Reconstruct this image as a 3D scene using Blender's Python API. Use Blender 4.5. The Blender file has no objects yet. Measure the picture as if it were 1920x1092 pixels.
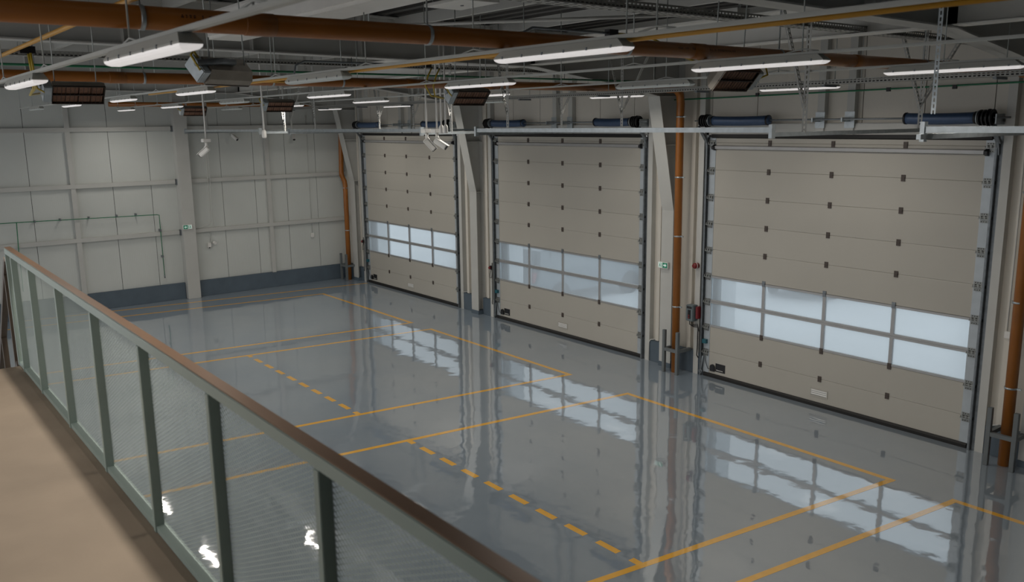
import bpy, bmesh, math, random
from mathutils import Vector, Matrix
random.seed(7)
R = math.radians
sc = bpy.context.scene
col = sc.collection

# ------------------------------------------------------------------ camera
cd = bpy.data.cameras.new('camera')
cam = bpy.data.objects.new('camera', cd)
col.objects.link(cam)
CR, CDN, CF = Vector((0.616669, 0.787126, -0.012328)), Vector((0.143967, -0.128159, -0.981249)), Vector((-0.773947, 0.60333, -0.192352))
m = Matrix.Identity(4)
for i in range(3):
    m[i][0] = CR[i]; m[i][1] = -CDN[i]; m[i][2] = -CF[i]
CAM = Vector((14.6776, -12.9368, 4.9107))
m.translation = CAM
cam.matrix_world = m
cd.sensor_width = 36.0
cd.lens = 30.205
cd.clip_start = 0.05
cd.clip_end = 400
cd.dof.use_dof = True
cd.dof.focus_distance = 15.0
cd.dof.aperture_fstop = 3.2
sc.camera = cam

# ------------------------------------------------------------------ world, light, exposure
w = bpy.data.worlds.new('overcast_sky'); sc.world = w; w.use_nodes = True
wn = w.node_tree.nodes; wl = w.node_tree.links
bg = wn['Background']
tc = wn.new('ShaderNodeTexCoord'); sep = wn.new('ShaderNodeSeparateXYZ'); wl.new(tc.outputs['Generated'], sep.inputs[0])
rp = wn.new('ShaderNodeValToRGB'); wl.new(sep.outputs['Z'], rp.inputs['Fac'])
rp.color_ramp.elements[0].position = 0.0; rp.color_ramp.elements[0].color = (0.98, 0.985, 1.0, 1)
rp.color_ramp.elements[1].position = 0.7; rp.color_ramp.elements[1].color = (0.90, 0.95, 1.0, 1)
wl.new(rp.outputs['Color'], bg.inputs['Color'])
bg.inputs['Strength'].default_value = 1.15
LAMP_W = 37.0
sc.view_settings.view_transform = 'Standard'
sc.view_settings.look = 'None'
sc.view_settings.gamma = 1.0
sc.view_settings.use_curve_mapping = False
sc.view_settings.exposure = -0.42
sc.cycles.use_denoising = True
sc.cycles.max_bounces = 8
sc.cycles.transparent_max_bounces = 16
sc.cycles.sample_clamp_indirect = 4.0

# ------------------------------------------------------------------ materials
def s2l(c):
    return tuple((v / 12.92 if v <= 0.04045 else ((v + 0.055) / 1.055) ** 2.4) for v in c)
def hexc(h):
    return s2l(tuple(int(h[i:i + 2], 16) / 255 for i in (0, 2, 4)))
MATS = {}
def P(name, color, rough=0.5, metal=0.0, noise=0.06, scale=6.0, bump=0.0, bscale=40.0, emit=None, es=0.0, spec=None):
    mt = bpy.data.materials.new(name); mt.use_nodes = True
    n = mt.node_tree.nodes; l = mt.node_tree.links
    b = n['Principled BSDF']
    c = hexc(color) if isinstance(color, str) else color
    b.inputs['Roughness'].default_value = rough
    b.inputs['Metallic'].default_value = metal
    if spec is not None: b.inputs['IOR'].default_value = spec
    t = n.new('ShaderNodeTexCoord')
    if noise > 0:
        nz = n.new('ShaderNodeTexNoise'); nz.inputs['Scale'].default_value = scale; nz.inputs['Detail'].default_value = 3
        l.new(t.outputs['Object'], nz.inputs['Vector'])
        r = n.new('ShaderNodeValToRGB')
        r.color_ramp.elements[0].position = 0.3; r.color_ramp.elements[1].position = 0.7
        r.color_ramp.elements[0].color = tuple(v * (1 - noise) for v in c) + (1,)
        r.color_ramp.elements[1].color = tuple(min(1, v * (1 + noise)) for v in c) + (1,)
        l.new(nz.outputs['Fac'], r.inputs['Fac']); l.new(r.outputs['Color'], b.inputs['Base Color'])
    else:
        b.inputs['Base Color'].default_value = c + (1,)
    if bump > 0:
        n2 = n.new('ShaderNodeTexNoise'); n2.inputs['Scale'].default_value = bscale
        l.new(t.outputs['Object'], n2.inputs['Vector'])
        bp = n.new('ShaderNodeBump'); bp.inputs['Strength'].default_value = bump; bp.inputs['Distance'].default_value = 0.01
        l.new(n2.outputs['Fac'], bp.inputs['Height']); l.new(bp.outputs['Normal'], b.inputs['Normal'])
    if emit is not None:
        b.inputs['Emission Color'].default_value = (hexc(emit) if isinstance(emit, str) else emit) + (1,)
        b.inputs['Emission Strength'].default_value = es
    MATS[name] = mt
    return mt

def ribbed(name, color, axis, pitch=0.05):
    """steel sandwich cladding: fine vertical micro-ribs as a bump on the paint"""
    mt = P(name, color, 0.45, 0, 0.03, 0.8)
    n = mt.node_tree.nodes; l = mt.node_tree.links
    b = n['Principled BSDF']
    t = n.new('ShaderNodeTexCoord'); s = n.new('ShaderNodeSeparateXYZ'); l.new(t.outputs['Object'], s.inputs[0])
    mu = n.new('ShaderNodeMath'); mu.operation = 'MULTIPLY'; mu.inputs[1].default_value = 2 * math.pi / pitch
    l.new(s.outputs[axis], mu.inputs[0])
    si = n.new('ShaderNodeMath'); si.operation = 'SINE'; l.new(mu.outputs[0], si.inputs[0])
    pw = n.new('ShaderNodeMath'); pw.operation = 'GREATER_THAN'; pw.inputs[1].default_value = 0.75; l.new(si.outputs[0], pw.inputs[0])
    bp = n.new('ShaderNodeBump'); bp.inputs['Strength'].default_value = 0.35; bp.inputs['Distance'].default_value = 0.003; bp.invert = True
    l.new(pw.outputs[0], bp.inputs['Height']); l.new(bp.outputs['Normal'], b.inputs['Normal'])
    return mt

def floor_mat():
    mt = bpy.data.materials.new('epoxy_floor'); mt.use_nodes = True
    n = mt.node_tree.nodes; l = mt.node_tree.links; b = n['Principled BSDF']
    t = n.new('ShaderNodeTexCoord')
    nz = n.new('ShaderNodeTexNoise'); nz.inputs['Scale'].default_value = 0.55; nz.inputs['Detail'].default_value = 5
    l.new(t.outputs['Object'], nz.inputs['Vector'])
    r = n.new('ShaderNodeValToRGB'); r.color_ramp.elements[0].position = 0.35; r.color_ramp.elements[1].position = 0.68
    r.color_ramp.elements[0].color = (0.235, 0.285, 0.335, 1); r.color_ramp.elements[1].color = (0.275, 0.318, 0.355, 1)
    l.new(nz.outputs['Fac'], r.inputs['Fac']); l.new(r.outputs['Color'], b.inputs['Base Color'])
    b.inputs['Roughness'].default_value = 0.035
    b.inputs['IOR'].default_value = 4.8
    # gentle trowel waves in the poured resin
    a = n.new('ShaderNodeTexNoise'); a.inputs['Scale'].default_value = 1.6; a.inputs['Detail'].default_value = 2
    l.new(t.outputs['Object'], a.inputs['Vector'])
    c = n.new('ShaderNodeTexNoise'); c.inputs['Scale'].default_value = 9.0; c.inputs['Detail'].default_value = 3
    l.new(t.outputs['Object'], c.inputs['Vector'])
    mx = n.new('ShaderNodeMath'); mx.operation = 'MULTIPLY_ADD'; mx.inputs[1].default_value = 0.085
    l.new(c.outputs['Fac'], mx.inputs[0]); l.new(a.outputs['Fac'], mx.inputs[2])
    bp = n.new('ShaderNodeBump'); bp.inputs['Strength'].default_value = 1.0; bp.inputs['Distance'].default_value = 0.005
    l.new(mx.outputs[0], bp.inputs['Height']); l.new(bp.outputs['Normal'], b.inputs['Normal'])
    return mt

def glass_mat():
    mt = bpy.data.materials.new('window_acrylic'); mt.use_nodes = True
    n = mt.node_tree.nodes; l = mt.node_tree.links
    for x in list(n): n.remove(x)
    o = n.new('ShaderNodeOutputMaterial'); mx = n.new('ShaderNodeMixShader'); tr = n.new('ShaderNodeBsdfTransparent'); gl = n.new('ShaderNodeBsdfGlossy')
    tr.inputs['Color'].default_value = (0.90, 0.95, 0.97, 1); gl.inputs['Roughness'].default_value = 0.05
    mx.inputs['Fac'].default_value = 0.05
    l.new(tr.outputs[0], mx.inputs[1]); l.new(gl.outputs[0], mx.inputs[2]); tl = n.new('ShaderNodeBsdfTranslucent'); tl.inputs['Color'].default_value = (0.86, 0.90, 0.92, 1)
    m2 = n.new('ShaderNodeMixShader'); m2.inputs['Fac'].default_value = 0.28   # scuffed acrylic scatters part of the daylight
    l.new(mx.outputs[0], m2.inputs[1]); l.new(tl.outputs[0], m2.inputs[2]); l.new(m2.outputs[0], o.inputs['Surface'])
    MATS['window_acrylic'] = mt
    return mt

M_floor = floor_mat()
M_glass = glass_mat()
M_mark = P('floor_paint', (0.74, 0.40, 0.06), 0.05, 0, 0.05, 9, spec=2.9)
M_wallL = ribbed('cladding_left', (0.56, 0.58, 0.555), 'Y')
M_wallR = ribbed('cladding_right', (0.63, 0.595, 0.53), 'X')
M_steel = P('painted_steel', (0.50, 0.50, 0.475), 0.4, 0, 0.04, 2)
M_door = P('door_panel', (0.44, 0.418, 0.370), 0.42, 0, 0.03, 0.7)
M_gap = P('dark_joint', '23221f', 0.8, 0, 0)
M_seam = P('seam_grey', (0.22, 0.205, 0.18), 0.6, 0, 0)
M_rub = P('rubber', '141312', 0.6, 0, 0.05)
M_galv = P('galvanised', (0.42, 0.46, 0.48), 0.38, 0.7, 0.12, 14)
M_galvd = P('dull_zinc', (0.20, 0.22, 0.235), 0.45, 0.6, 0.15, 14)
M_cap = P('end_cap_zinc', (0.42, 0.46, 0.49), 0.4, 0.25, 0.06, 5)
M_alu = P('window_aluminium', (0.38, 0.38, 0.38), 0.4, 0.4, 0.04)
M_hinge = P('hinge_brown', '4a403a', 0.5, 0, 0.05)
M_spring = P('spring_blue', '384d6b', 0.4, 0.15, 0.1, 20)
M_black = P('black_plastic', '17171a', 0.45, 0, 0.05)
M_white = P('white_plastic', (0.72, 0.71, 0.68), 0.4, 0, 0.03)
M_housing = P('lamp_housing', (0.52, 0.52, 0.48), 0.45, 0, 0.03)
M_lens = P('lit_lens', (0.8, 0.79, 0.78), 0.3, 0, 0, emit=(1.0, 0.95, 0.93), es=0.62)
M_lensoff = P('unlit_lens', (0.62, 0.66, 0.64), 0.3, 0, 0)
M_rail = P('trunking', (0.50, 0.51, 0.48), 0.45, 0, 0.03)
M_rod = P('hanger_zinc', (0.45, 0.48, 0.47), 0.4, 0.4, 0.05)
M_orange = P('drain_pvc', (0.30, 0.104, 0.015), 0.33, 0, 0.10, 3)
M_gas = P('gas_yellow', (0.62, 0.31, 0.03), 0.4, 0, 0.05)
M_hose = P('hose_yellow', (0.50, 0.36, 0.03), 0.35, 0, 0.05)
M_green = P('air_green', (0.015, 0.17, 0.075), 0.45, 0, 0.05)
M_roof = P('roof_deck', (0.07, 0.068, 0.063), 0.6, 0, 0.05, 1)
M_plinth = P('plinth_blue_grey', (0.085, 0.115, 0.145), 0.55, 0, 0.08, 3)
M_guard = P('guard_grey', (0.13, 0.145, 0.15), 0.5, 0, 0.06)
M_railing = P('railing_paint', (0.36, 0.44, 0.40), 0.35, 0.0, 0.04, 3)
M_railtop = P('railing_top_bronze', (0.20, 0.12, 0.075), 0.3, 0.35, 0.06, 3)
M_mesh = P('expanded_metal', (0.37, 0.42, 0.39), 0.45, 0.2, 0.05)
M_conc = P('screed', (0.31, 0.24, 0.175), 0.7, 0, 0.16, 1.3, 0.15, 30)
M_grill = P('burner_ceramic', '83604c', 0.7, 0, 0.25, 60)
M_grilld = P('burner_frame', '2a1d16', 0.5, 0.3, 0.1)
M_hood = P('heater_hood', (0.30, 0.27, 0.23), 0.4, 0.4, 0.1, 10)
M_strut = P('strut_zinc', (0.46, 0.46, 0.44), 0.55, 0.15, 0.08, 12)
M_beam = P('beam_white', (0.74, 0.73, 0.69), 0.4, 0, 0.03, 2)
M_rollerh = P('roller_hinge_zinc', (0.27, 0.28, 0.27), 0.42, 0.45, 0.15, 30)
M_stair = P('stair_bronze', (0.10, 0.075, 0.055), 0.45, 0.1, 0.05)
M_print = P('pipe_print', (0.06, 0.02, 0.008), 0.5, 0, 0)
M_red = P('signal_red', (0.16, 0.009, 0.011), 0.35, 0, 0.05)
M_sgreen = P('sign_green', (0.01, 0.16, 0.09), 0.4, 0, 0, emit=(0.01, 0.20, 0.11), es=0.35)
M_swhite = P('sign_white', (0.7, 0.8, 0.76), 0.4, 0, 0, emit=(0.75, 0.95, 0.88), es=0.25)
M_ctrl = P('control_grey', (0.13, 0.16, 0.17), 0.45, 0, 0.03)
M_cable = P('cable_black', '18181a', 0.5, 0, 0)
M_teal = P('sensor_teal', (0.01, 0.10, 0.13), 0.35, 0, 0.05)
M_ground = P('snowy_yard', (0.80, 0.82, 0.84), 0.85, 0, 0.06, 0.35)
M_facade = P('facade_white', (0.72, 0.76, 0.80), 0.6, 0, 0.03)
M_car = P('car_paint', (0.16, 0.20, 0.23), 0.3, 0.2, 0.04)
M_cglass = P('car_glass', (0.20, 0.24, 0.27), 0.1, 0, 0.03)
M_tail = P('tail_red', (0.40, 0.05, 0.06), 0.3, 0, 0)
M_tyre = P('tyre', '15161a', 0.7, 0, 0.05)
M_tray = P('tray_zinc', (0.33, 0.33, 0.31), 0.45, 0.3, 0.08, 10)

# ------------------------------------------------------------------ builders
WLOC = {}
class MB:
    def __init__(s): s.v = []; s.f = []; s.sm = []
    def add(s, vs, fs, sm=False):
        o = len(s.v); s.v += [Vector(v) for v in vs]
        for f in fs: s.f.append([i + o for i in f]); s.sm.append(sm)
        return s
    def box(s, x0, x1, y0, y1, z0, z1):
        vs = [(x, y, z) for x in (x0, x1) for y in (y0, y1) for z in (z0, z1)]
        return s.add(vs, [(0, 1, 3, 2), (4, 6, 7, 5), (0, 4, 5, 1), (2, 3, 7, 6), (0, 2, 6, 4), (1, 5, 7, 3)])
    def obox(s, c, size, mat3):
        c = Vector(c); h = [v / 2 for v in size]
        vs = [c + mat3 @ Vector((x * h[0], y * h[1], z * h[2])) for x in (-1, 1) for y in (-1, 1) for z in (-1, 1)]
        return s.add(vs, [(0, 1, 3, 2), (4, 6, 7, 5), (0, 4, 5, 1), (2, 3, 7, 6), (0, 2, 6, 4), (1, 5, 7, 3)])
    def bar(s, p0, p1, wdt, thk, up=(0, 0, 1)):
        p0 = Vector(p0); p1 = Vector(p1); d = (p1 - p0); L = d.length; d.normalize()
        u = Vector(up)
        if abs(d.dot(u)) > 0.98: u = Vector((0, 1, 0))
        sd = d.cross(u).normalized(); u = sd.cross(d).normalized()
        m3 = Matrix((d, sd, u)).transposed()
        return s.obox((p0 + p1) / 2, (L, wdt, thk), m3)
    def tube(s, pts, r, n=10, cap=True):
        pts = [Vector(p) for p in pts]; rings = []; prev = None
        for i, p in enumerate(pts):
            if i == 0: d = pts[1] - p
            elif i == len(pts) - 1: d = p - pts[i - 1]
            else: d = (pts[i + 1] - p).normalized() + (p - pts[i - 1]).normalized()
            d.normalize()
            if prev is None:
                a = d.orthogonal().normalized()
            else:
                a = (prev - d * prev.dot(d))
                a = a.normalized() if a.length > 1e-6 else d.orthogonal().normalized()
            prev = a; bb = d.cross(a)
            rr = r[i] if isinstance(r, (list, tuple)) else r
            if 0 < i < len(pts) - 1:
                c = max(0.5, d.dot((p - pts[i - 1]).normalized()))
            else: c = 1
            rings.append([p + (a * math.cos(2 * math.pi * k / n) + bb * math.sin(2 * math.pi * k / n)) * rr for k in range(n)])
        o = len(s.v)
        for rg in rings: s.v += rg
        for i in range(len(rings) - 1):
            for k in range(n):
                k2 = (k + 1) % n
                s.f.append([o + i * n + k, o + i * n + k2, o + (i + 1) * n + k2, o + (i + 1) * n + k]); s.sm.append(True)
        if cap:
            s.f.append([o + k for k in reversed(range(n))]); s.sm.append(False)
            s.f.append([o + (len(rings) - 1) * n + k for k in range(n)]); s.sm.append(False)
        return s
    def cyl(s, p0, p1, r, n=12): return s.tube([p0, p1], r, n)
    def prism(s, poly, axis, a, b):
        """poly in the two other axes (cyclic order), extruded along axis a..b"""
        def P3(u, v, t):
            return {'x': (t, u, v), 'y': (u, t, v), 'z': (u, v, t)}[axis]
        n = len(poly)
        vs = [P3(u, v, a) for u, v in poly] + [P3(u, v, b) for u, v in poly]
        fs = [list(range(n))[::-1], list(range(n, 2 * n))] + [[i, (i + 1) % n, n + (i + 1) % n, n + i] for i in range(n)]
        return s.add(vs, fs)
    def build(s, name, mat, parent=None, bevel=0.0):
        me = bpy.data.meshes.new(name)
        if parent is not None: off = WLOC[parent.name]
        else:
            xs = [v.x for v in s.v]; ys = [v.y for v in s.v]; zs = [v.z for v in s.v]
            off = Vector(((min(xs) + max(xs)) / 2, (min(ys) + max(ys)) / 2, min(zs)))
        me.from_pydata([v - off for v in s.v], [], s.f)
        bm = bmesh.new(); bm.from_mesh(me); bmesh.ops.recalc_face_normals(bm, faces=bm.faces)
        if bevel > 0:
            bmesh.ops.bevel(bm, geom=[e for e in bm.edges if len(e.link_faces) == 2 and e.calc_face_angle(0) > 0.6], offset=bevel, segments=2, affect='EDGES', clamp_overlap=True)
        bm.to_mesh(me); bm.free()
        if bevel == 0:
            for p, f in zip(me.polygons, s.sm): p.use_smooth = f
        me.materials.append(mat)
        o = bpy.data.objects.new(name, me); col.objects.link(o)
        if parent is not None:
            o.parent = parent; WLOC[o.name] = off.copy()
        else:
            o.location = off; WLOC[o.name] = off.copy()
        return o

def tag(o, label=None, cat=None, group=None, kind=None):
    if label: o['label'] = label
    if cat: o['category'] = cat
    if group: o['group'] = group
    if kind: o['kind'] = kind
    return o
def thing(name, loc, label, cat, group=None, kind=None):
    o = bpy.data.objects.new(name, None); col.objects.link(o); o.location = loc; o.empty_display_size = 0.1
    WLOC[o.name] = Vector(loc)
    return tag(o, label, cat, group, kind)
def copy_tree(o, parent=None):
    c = o.copy(); col.objects.link(c); c.parent = parent
    if parent is not None: c.matrix_parent_inverse = o.matrix_parent_inverse.copy()
    for ch in list(o.children): copy_tree(ch, c)
    return c
def perf_strip(mb, o, dl, dw, length, width, pitch=0.05, fill=0.6, rows=(0.25, 0.55)):
    """sheet-metal strip with real slots; o corner, dl along, dw across (unit vectors); one row of slots per entry"""
    o = Vector(o); dl = Vector(dl); dw = Vector(dw)
    cuts = sorted({0.0, 1.0} | {v for rw in rows for v in rw} if isinstance(rows[0], tuple) else {0.0, 1.0, rows[0], rows[1]})
    slots = rows if isinstance(rows[0], tuple) else (rows,)
    def q(a0, a1, b0, b1):
        mb.add([o + dl * a0 + dw * b0, o + dl * a1 + dw * b0, o + dl * a1 + dw * b1, o + dl * a0 + dw * b1], [(0, 1, 2, 3)])
    n = max(1, int(length / pitch)); pt = length / n
    for i in range(len(cuts) - 1):
        c0, c1 = cuts[i], cuts[i + 1]
        hole = any(abs(c0 - a) < 1e-6 and abs(c1 - b) < 1e-6 for a, b in slots)
        if not hole: q(0, length, c0 * width, c1 * width)
        else:
            for k in range(n):
                q(k * pt + pt * fill, (k + 1) * pt, c0 * width, c1 * width)

ORD = ['first', 'second', 'third', 'fourth', 'fifth', 'sixth', 'seventh', 'eighth']
X0, X1, Y0 = -10.6, 17.0, -17.0
DOORX = (-6.743, 0.0, 6.694)
COLX = (-9.84, -3.29, 3.29, 10.13)
ROOFZ = 6.42

# ------------------------------------------------------------------ floor and markings
fl = MB().box(X0 - 0.1, X1, Y0, 0.1, -0.2, 0).build('floor', M_floor)
tag(fl, kind='structure')
def stripe(mb, p0, p1, wd=0.09, z=0.0015):
    p0 = Vector((p0[0], p0[1], 0)); p1 = Vector((p1[0], p1[1], 0)); d = (p1 - p0).normalized(); n = Vector((-d.y, d.x, 0)) * wd / 2
    vs = [p0 - n, p1 - n, p1 + n, p0 + n]
    lo = [v + Vector((0, 0, 0.0002)) for v in vs]; hi = [v + Vector((0, 0, z)) for v in vs]
    mb.add(lo + hi, [(4, 5, 6, 7), (0, 1, 5, 4), (1, 2, 6, 5), (2, 3, 7, 6), (3, 0, 4, 7)])
SK = 0.128
def bay(xa, xb, dashes=True):
    yt, ym, ye = -1.99, -6.34, -14.0
    mb = MB()
    xl = lambda x, y: x + SK * (y - yt)
    stripe(mb, (xa - 0.045, yt), (xb + 0.045, yt))
    stripe(mb, (xa, yt + 0.0), (xl(xa, ye), ye), z=0.0012); stripe(mb, (xb, yt), (xl(xb, ye), ye), z=0.0012)
    mb.build('bay_outline', M_mark, fl)
    if dashes:
        db = MB(); a, b = xl(xa, ym), xl(xb, ym); n = 9; pt = (b - a) / n
        stripe(db, (a, ym), (a + pt * 0.32, ym)); stripe(db, (b - pt * 0.32, ym), (b, ym))
        for k in range(1, n):
            c = a + pt * k; stripe(db, (c - pt * 0.30, ym), (c + pt * 0.32, ym))
        db.build('dashed_line', M_mark, fl)
bay(4.05, 9.10); bay(-2.60, 2.45); bay(-8.48, -3.50, False); bay(9.96, 15.0)
mb = MB(); stripe(mb, (-9.14, -0.15), (-10.35, -9.6)); mb.build('wall_line', M_mark, fl)

# ------------------------------------------------------------------ left (far) wall
wy0, wy1 = Y0, 0.2
mb = MB(); g = 0.006
y = -17.0
while y < wy1 - 0.01:
    mb.box(X0 - 0.08, X0, y + g, min(y + 1.0, wy1) - g, 0, ROOFZ + 0.9); y += 1.0
mb2 = MB().box(X0 - 0.16, X0 - 0.02, wy0, wy1, 0, ROOFZ + 0.9)
wl_ = mb.build('wall_left', M_wallL); tag(wl_, kind='structure')
mb2.build('joint_backing', M_gap, wl_)
for z in (4.87, 3.385, 1.945):
    for (a, b) in ((Y0, -5.36), (-4.90, -0.02)):
        mb = MB(); mb.box(X0, X0 + 0.10, a, b, z - 0.055, z + 0.055)
        mb.build('wall_girt', M_steel, wl_)
for yy in (-14.0, -11.0, -8.0, -2.6):
    MB().box(X0, X0 + 0.09, yy - 0.06, yy + 0.06, 0.45, ROOFZ + 0.9).build('wall_post', M_steel, wl_)
# box column in the middle of the wall
ct = thing('steel_column', (X0 + 0.15, -5.13, 0), 'broad grey steel column against the far end wall carrying an exit sign', 'column', kind='structure')
MB().box(X0, X0 + 0.26, -5.31, -4.95, 0.0, ROOFZ + 0.6).build('shaft', M_steel, ct, bevel=0.006)
for z in (4.87, 3.385, 1.945):
    MB().box(X0 + 0.02, X0 + 0.12, -5.345, -5.31, z - 0.09, z + 0.07).build('girt_cleat', M_galvd, ct)
for i, (a, b) in enumerate(((Y0, -5.32), (-4.94, 0.02))):
    pb = MB().box(X0, X0 + 0.09, a, b, 0, 0.47).build('baseboard_left', M_plinth, bevel=0.008)
    tag(pb, kind='structure')

# ------------------------------------------------------------------ right (door) wall
WY = 0.08
wr = None
mb = MB(); bk = MB()
def clad(xa, xb, za, zb):
    x = math.floor(xa) + 0.12
    while x < xb:
        a = max(x, xa); b = min(x + 1.0, xb)
        if b - a > 0.02: mb.box(a + g, b - g, WY, WY + 0.08, za, zb)
        x += 1.0
    bk.box(xa, xb, WY + 0.02, WY + 0.2, za, zb)
edges = [X0 - 0.1] + [v for dx in DOORX for v in (dx - 2.47, dx + 2.47)] + [X1]
for i in range(0, len(edges), 2): clad(edges[i], edges[i + 1], 0, 4.62)
clad(X0 - 0.1, X1, 4.62, ROOFZ + 0.1)
wr = mb.build('wall_right', M_wallR); tag(wr, kind='structure')
bk.build('joint_backing', M_gap, wr)
# jamb posts and header posts of the steel wall frame
for dx in DOORX:
    for s in (-1, 1):
        xc = dx + s * 2.70
        MB().box(xc - 0.06, xc + 0.06, -0.045, WY, 0.0, ROOFZ).build('jamb_post', M_steel, wr)
        xc = dx + s * 2.93
        MB().box(xc - 0.045, xc + 0.045, 0.0, WY, 0.45, ROOFZ).build('jamb_trim', M_wallR, wr)
    for px in (-0.25, 0.28):
        xc = dx + px
        MB().box(xc - 0.065, xc + 0.065, -0.03, WY, 4.62, ROOFZ).build('header_post', M_steel, wr)
    MB().box(dx - 2.64, dx + 2.64, 0.0, WY, 4.64, 4.84).build('lintel', M_steel, wr)
piers = [(X0 + 0.1, DOORX[0] - 2.62), (DOORX[0] + 2.66, COLX[1] - 0.16), (COLX[1] + 0.18, DOORX[1] - 2.62), (DOORX[1] + 2.66, COLX[2] - 0.16), (COLX[2] + 0.18, DOORX[2] - 2.62), (DOORX[2] + 2.66, COLX[3] - 0.17), (COLX[3] + 0.18, X1)]
for a, b in piers:
    o = MB().box(a, b, -0.035, WY + 0.01, 0, 0.44).build('baseboard_right', M_plinth, bevel=0.008); tag(o, kind='structure')

wn_ = MB().box(X1, X1 + 0.1, Y0, 0.2, 0, ROOFZ + 0.9).build('wall_near_light_block', M_plinth); tag(wn_, kind='structure')  # dark unseen wall, added to keep side light off the railing posts
wb_ = MB().box(13.4, X1, Y0 - 0.1, Y0, 0, ROOFZ + 0.9).build('wall_back_light_block', M_plinth); tag(wb_, kind='structure')  # unseen part-width wall, added to narrow the light coming from behind

# tapered portal-frame columns
def portal_column(x, label):
    t = thing('steel_column', (x, -0.1, 0), label, 'column', kind='structure')
    hw = 0.15; k = (-0.16, 3.18); tp = (-0.62, 5.36)
    fl_ = MB()
    fl_.prism([(-0.16, 0), (k[0], k[1]), (tp[0], tp[1]), (tp[0] + 0.018, tp[1]), (k[0] + 0.018, k[1]), (-0.142, 0)], 'x', x - hw, x + hw)
    fl_.build('inner_flange', M_steel, t)
    MB().prism([(-0.15, 0), (-0.15, k[1]), (tp[0], tp[1]), (tp[0], 6.35), (WY, 6.35), (WY, 0)], 'x', x - 0.006, x + 0.006).build('web', M_steel, t)
    MB().box(x - hw, x + hw, WY - 0.022, WY, 0, 6.35).build('outer_flange', M_steel, t)
    for z in (3.18, 4.45, 5.36):
        yy = -0.15 if z < 3.5 else -0.16 - (z - 3.18) * 0.21
        MB().box(x - hw + 0.01, x + hw - 0.01, yy, WY - 0.02, z - 0.007, z + 0.007).build('stiffener', M_steel, t)
    MB().box(x - hw - 0.01, x + hw + 0.01, -0.172, WY, 0, 0.10).build('base_band', M_plinth, t)
portal_column(COLX[0], 'tapered steel column in the far corner behind the brown downpipe')
portal_column(COLX[1], 'tapered steel column between the farthest and the middle door')
portal_column(COLX[2], 'tapered steel column between the middle and the nearest door, beside a brown downpipe')
portal_column(COLX[3], 'tapered steel column right of the nearest door at the picture edge')

# ------------------------------------------------------------------ roof
rs = 0.012
def rz(y): return ROOFZ - rs * y
mb = MB()
mb.prism([(0.3, rz(0.3)), (Y0, rz(Y0)), (Y0, rz(Y0) + 0.15), (0.3, rz(0.3) + 0.15)], 'x', X0 - 0.3, X1)
ce = mb.build('ceiling', M_roof); tag(ce, kind='structure')
# trapezoidal ribs of the deck, running along the building
mb = MB()
y = -0.3
while y > Y0:
    mb.box(X0, X1, y - 0.06, y + 0.06, rz(y) - 0.045, rz(y) + 0.001); y -= 0.28
mb.build('deck_ribs', M_roof, ce)
for k in range(10):
    y = -1.2 - 1.65 * k
    MB().box(X0, X1, y - 0.035, y + 0.035, rz(y) - 0.20, rz(y) - 0.05).build('purlin', M_steel, ce)
def rafter(x, label):
    t = thing('roof_beam', (x, -8, 5.85), label, 'beam', kind='structure')
    pts = [(-0.60, 5.36), (-2.05, 5.60), (-3.6, 5.81), (-8.0, 5.865), (Y0, 5.96)]
    top = lambda y: rz(y) - 0.06
    up = [(a, b + 0.016) for a, b in pts]
    MB().prism(pts + up[::-1], 'x', x - 0.125, x + 0.125).build('bottom_flange', M_steel, t)
    MB().prism(pts + [(Y0, top(Y0)), (-0.60, top(-0.6))], 'x', x - 0.006, x + 0.006).build('web', M_steel, t)
    MB().prism([(-0.6, top(-0.6) - 0.016), (Y0, top(Y0) - 0.016), (Y0, top(Y0)), (-0.6, top(-0.6))], 'x', x - 0.125, x + 0.125).build('top_flange', M_steel, t)
    for y in (-3.6, -5.2, -6.8, -8.4, -10.0, -11.6):
        z0 = 5.83 + max(0, (-3.6 - y)) * 0.0125
        MB().box(x - 0.115, x + 0.115, y - 0.006, y + 0.006, z0, top(y) - 0.01).build('stiffener', M_steel, t)
rafter(COLX[0], 'haunched roof beam along the far end wall')
rafter(COLX[1], 'haunched roof beam above the column between farthest and middle doors')
rafter(COLX[2], 'haunched roof beam above the column between middle and nearest doors')
rafter(COLX[3], 'haunched roof beam at upper right above the nearest column')
bn = ['far', 'middle', 'near', 'nearest']
bl = ['horizontal tie beam between the two farthest roof beams', 'horizontal tie beam in the bay of the middle door', 'pale horizontal tie beam above the nearest door', 'pale tie beam at the right edge beyond the last roof beam']
xs_ = list(COLX) + [X1]
for i in range(4):
    t = thing('tie_beam', ((xs_[i] + xs_[i + 1]) / 2, -3.6, 5.83), bl[i], 'beam', kind='structure')
    a, b = xs_[i] + 0.008, xs_[i + 1] - 0.008
    for nm, (ya, yb, za, zb) in {'bottom_flange': (-3.72, -3.48, 5.835, 5.85), 'web': (-3.606, -3.594, 5.85, 6.19), 'top_flange': (-3.72, -3.48, 6.19, 6.205)}.items():
        MB().box(a, b, ya, yb, za, zb).build(nm, M_beam, t)
# boxed white duct
dt = thing('air_duct', (7.2, -9.25, 5.86), 'white boxed duct under the roof at upper left centre', 'duct')
MB().box(4.7, 8.95, -9.47, -9.04, 5.865, 6.16).build('casing', M_white, dt, bevel=0.03)
for x in (5.5, 7.0, 8.6):
    MB().cyl((x, -9.25, 6.15), (x, -9.25, rz(-9.25) - 0.05), 0.006, 6).build('hanger_rod', M_rod, dt)
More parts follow.
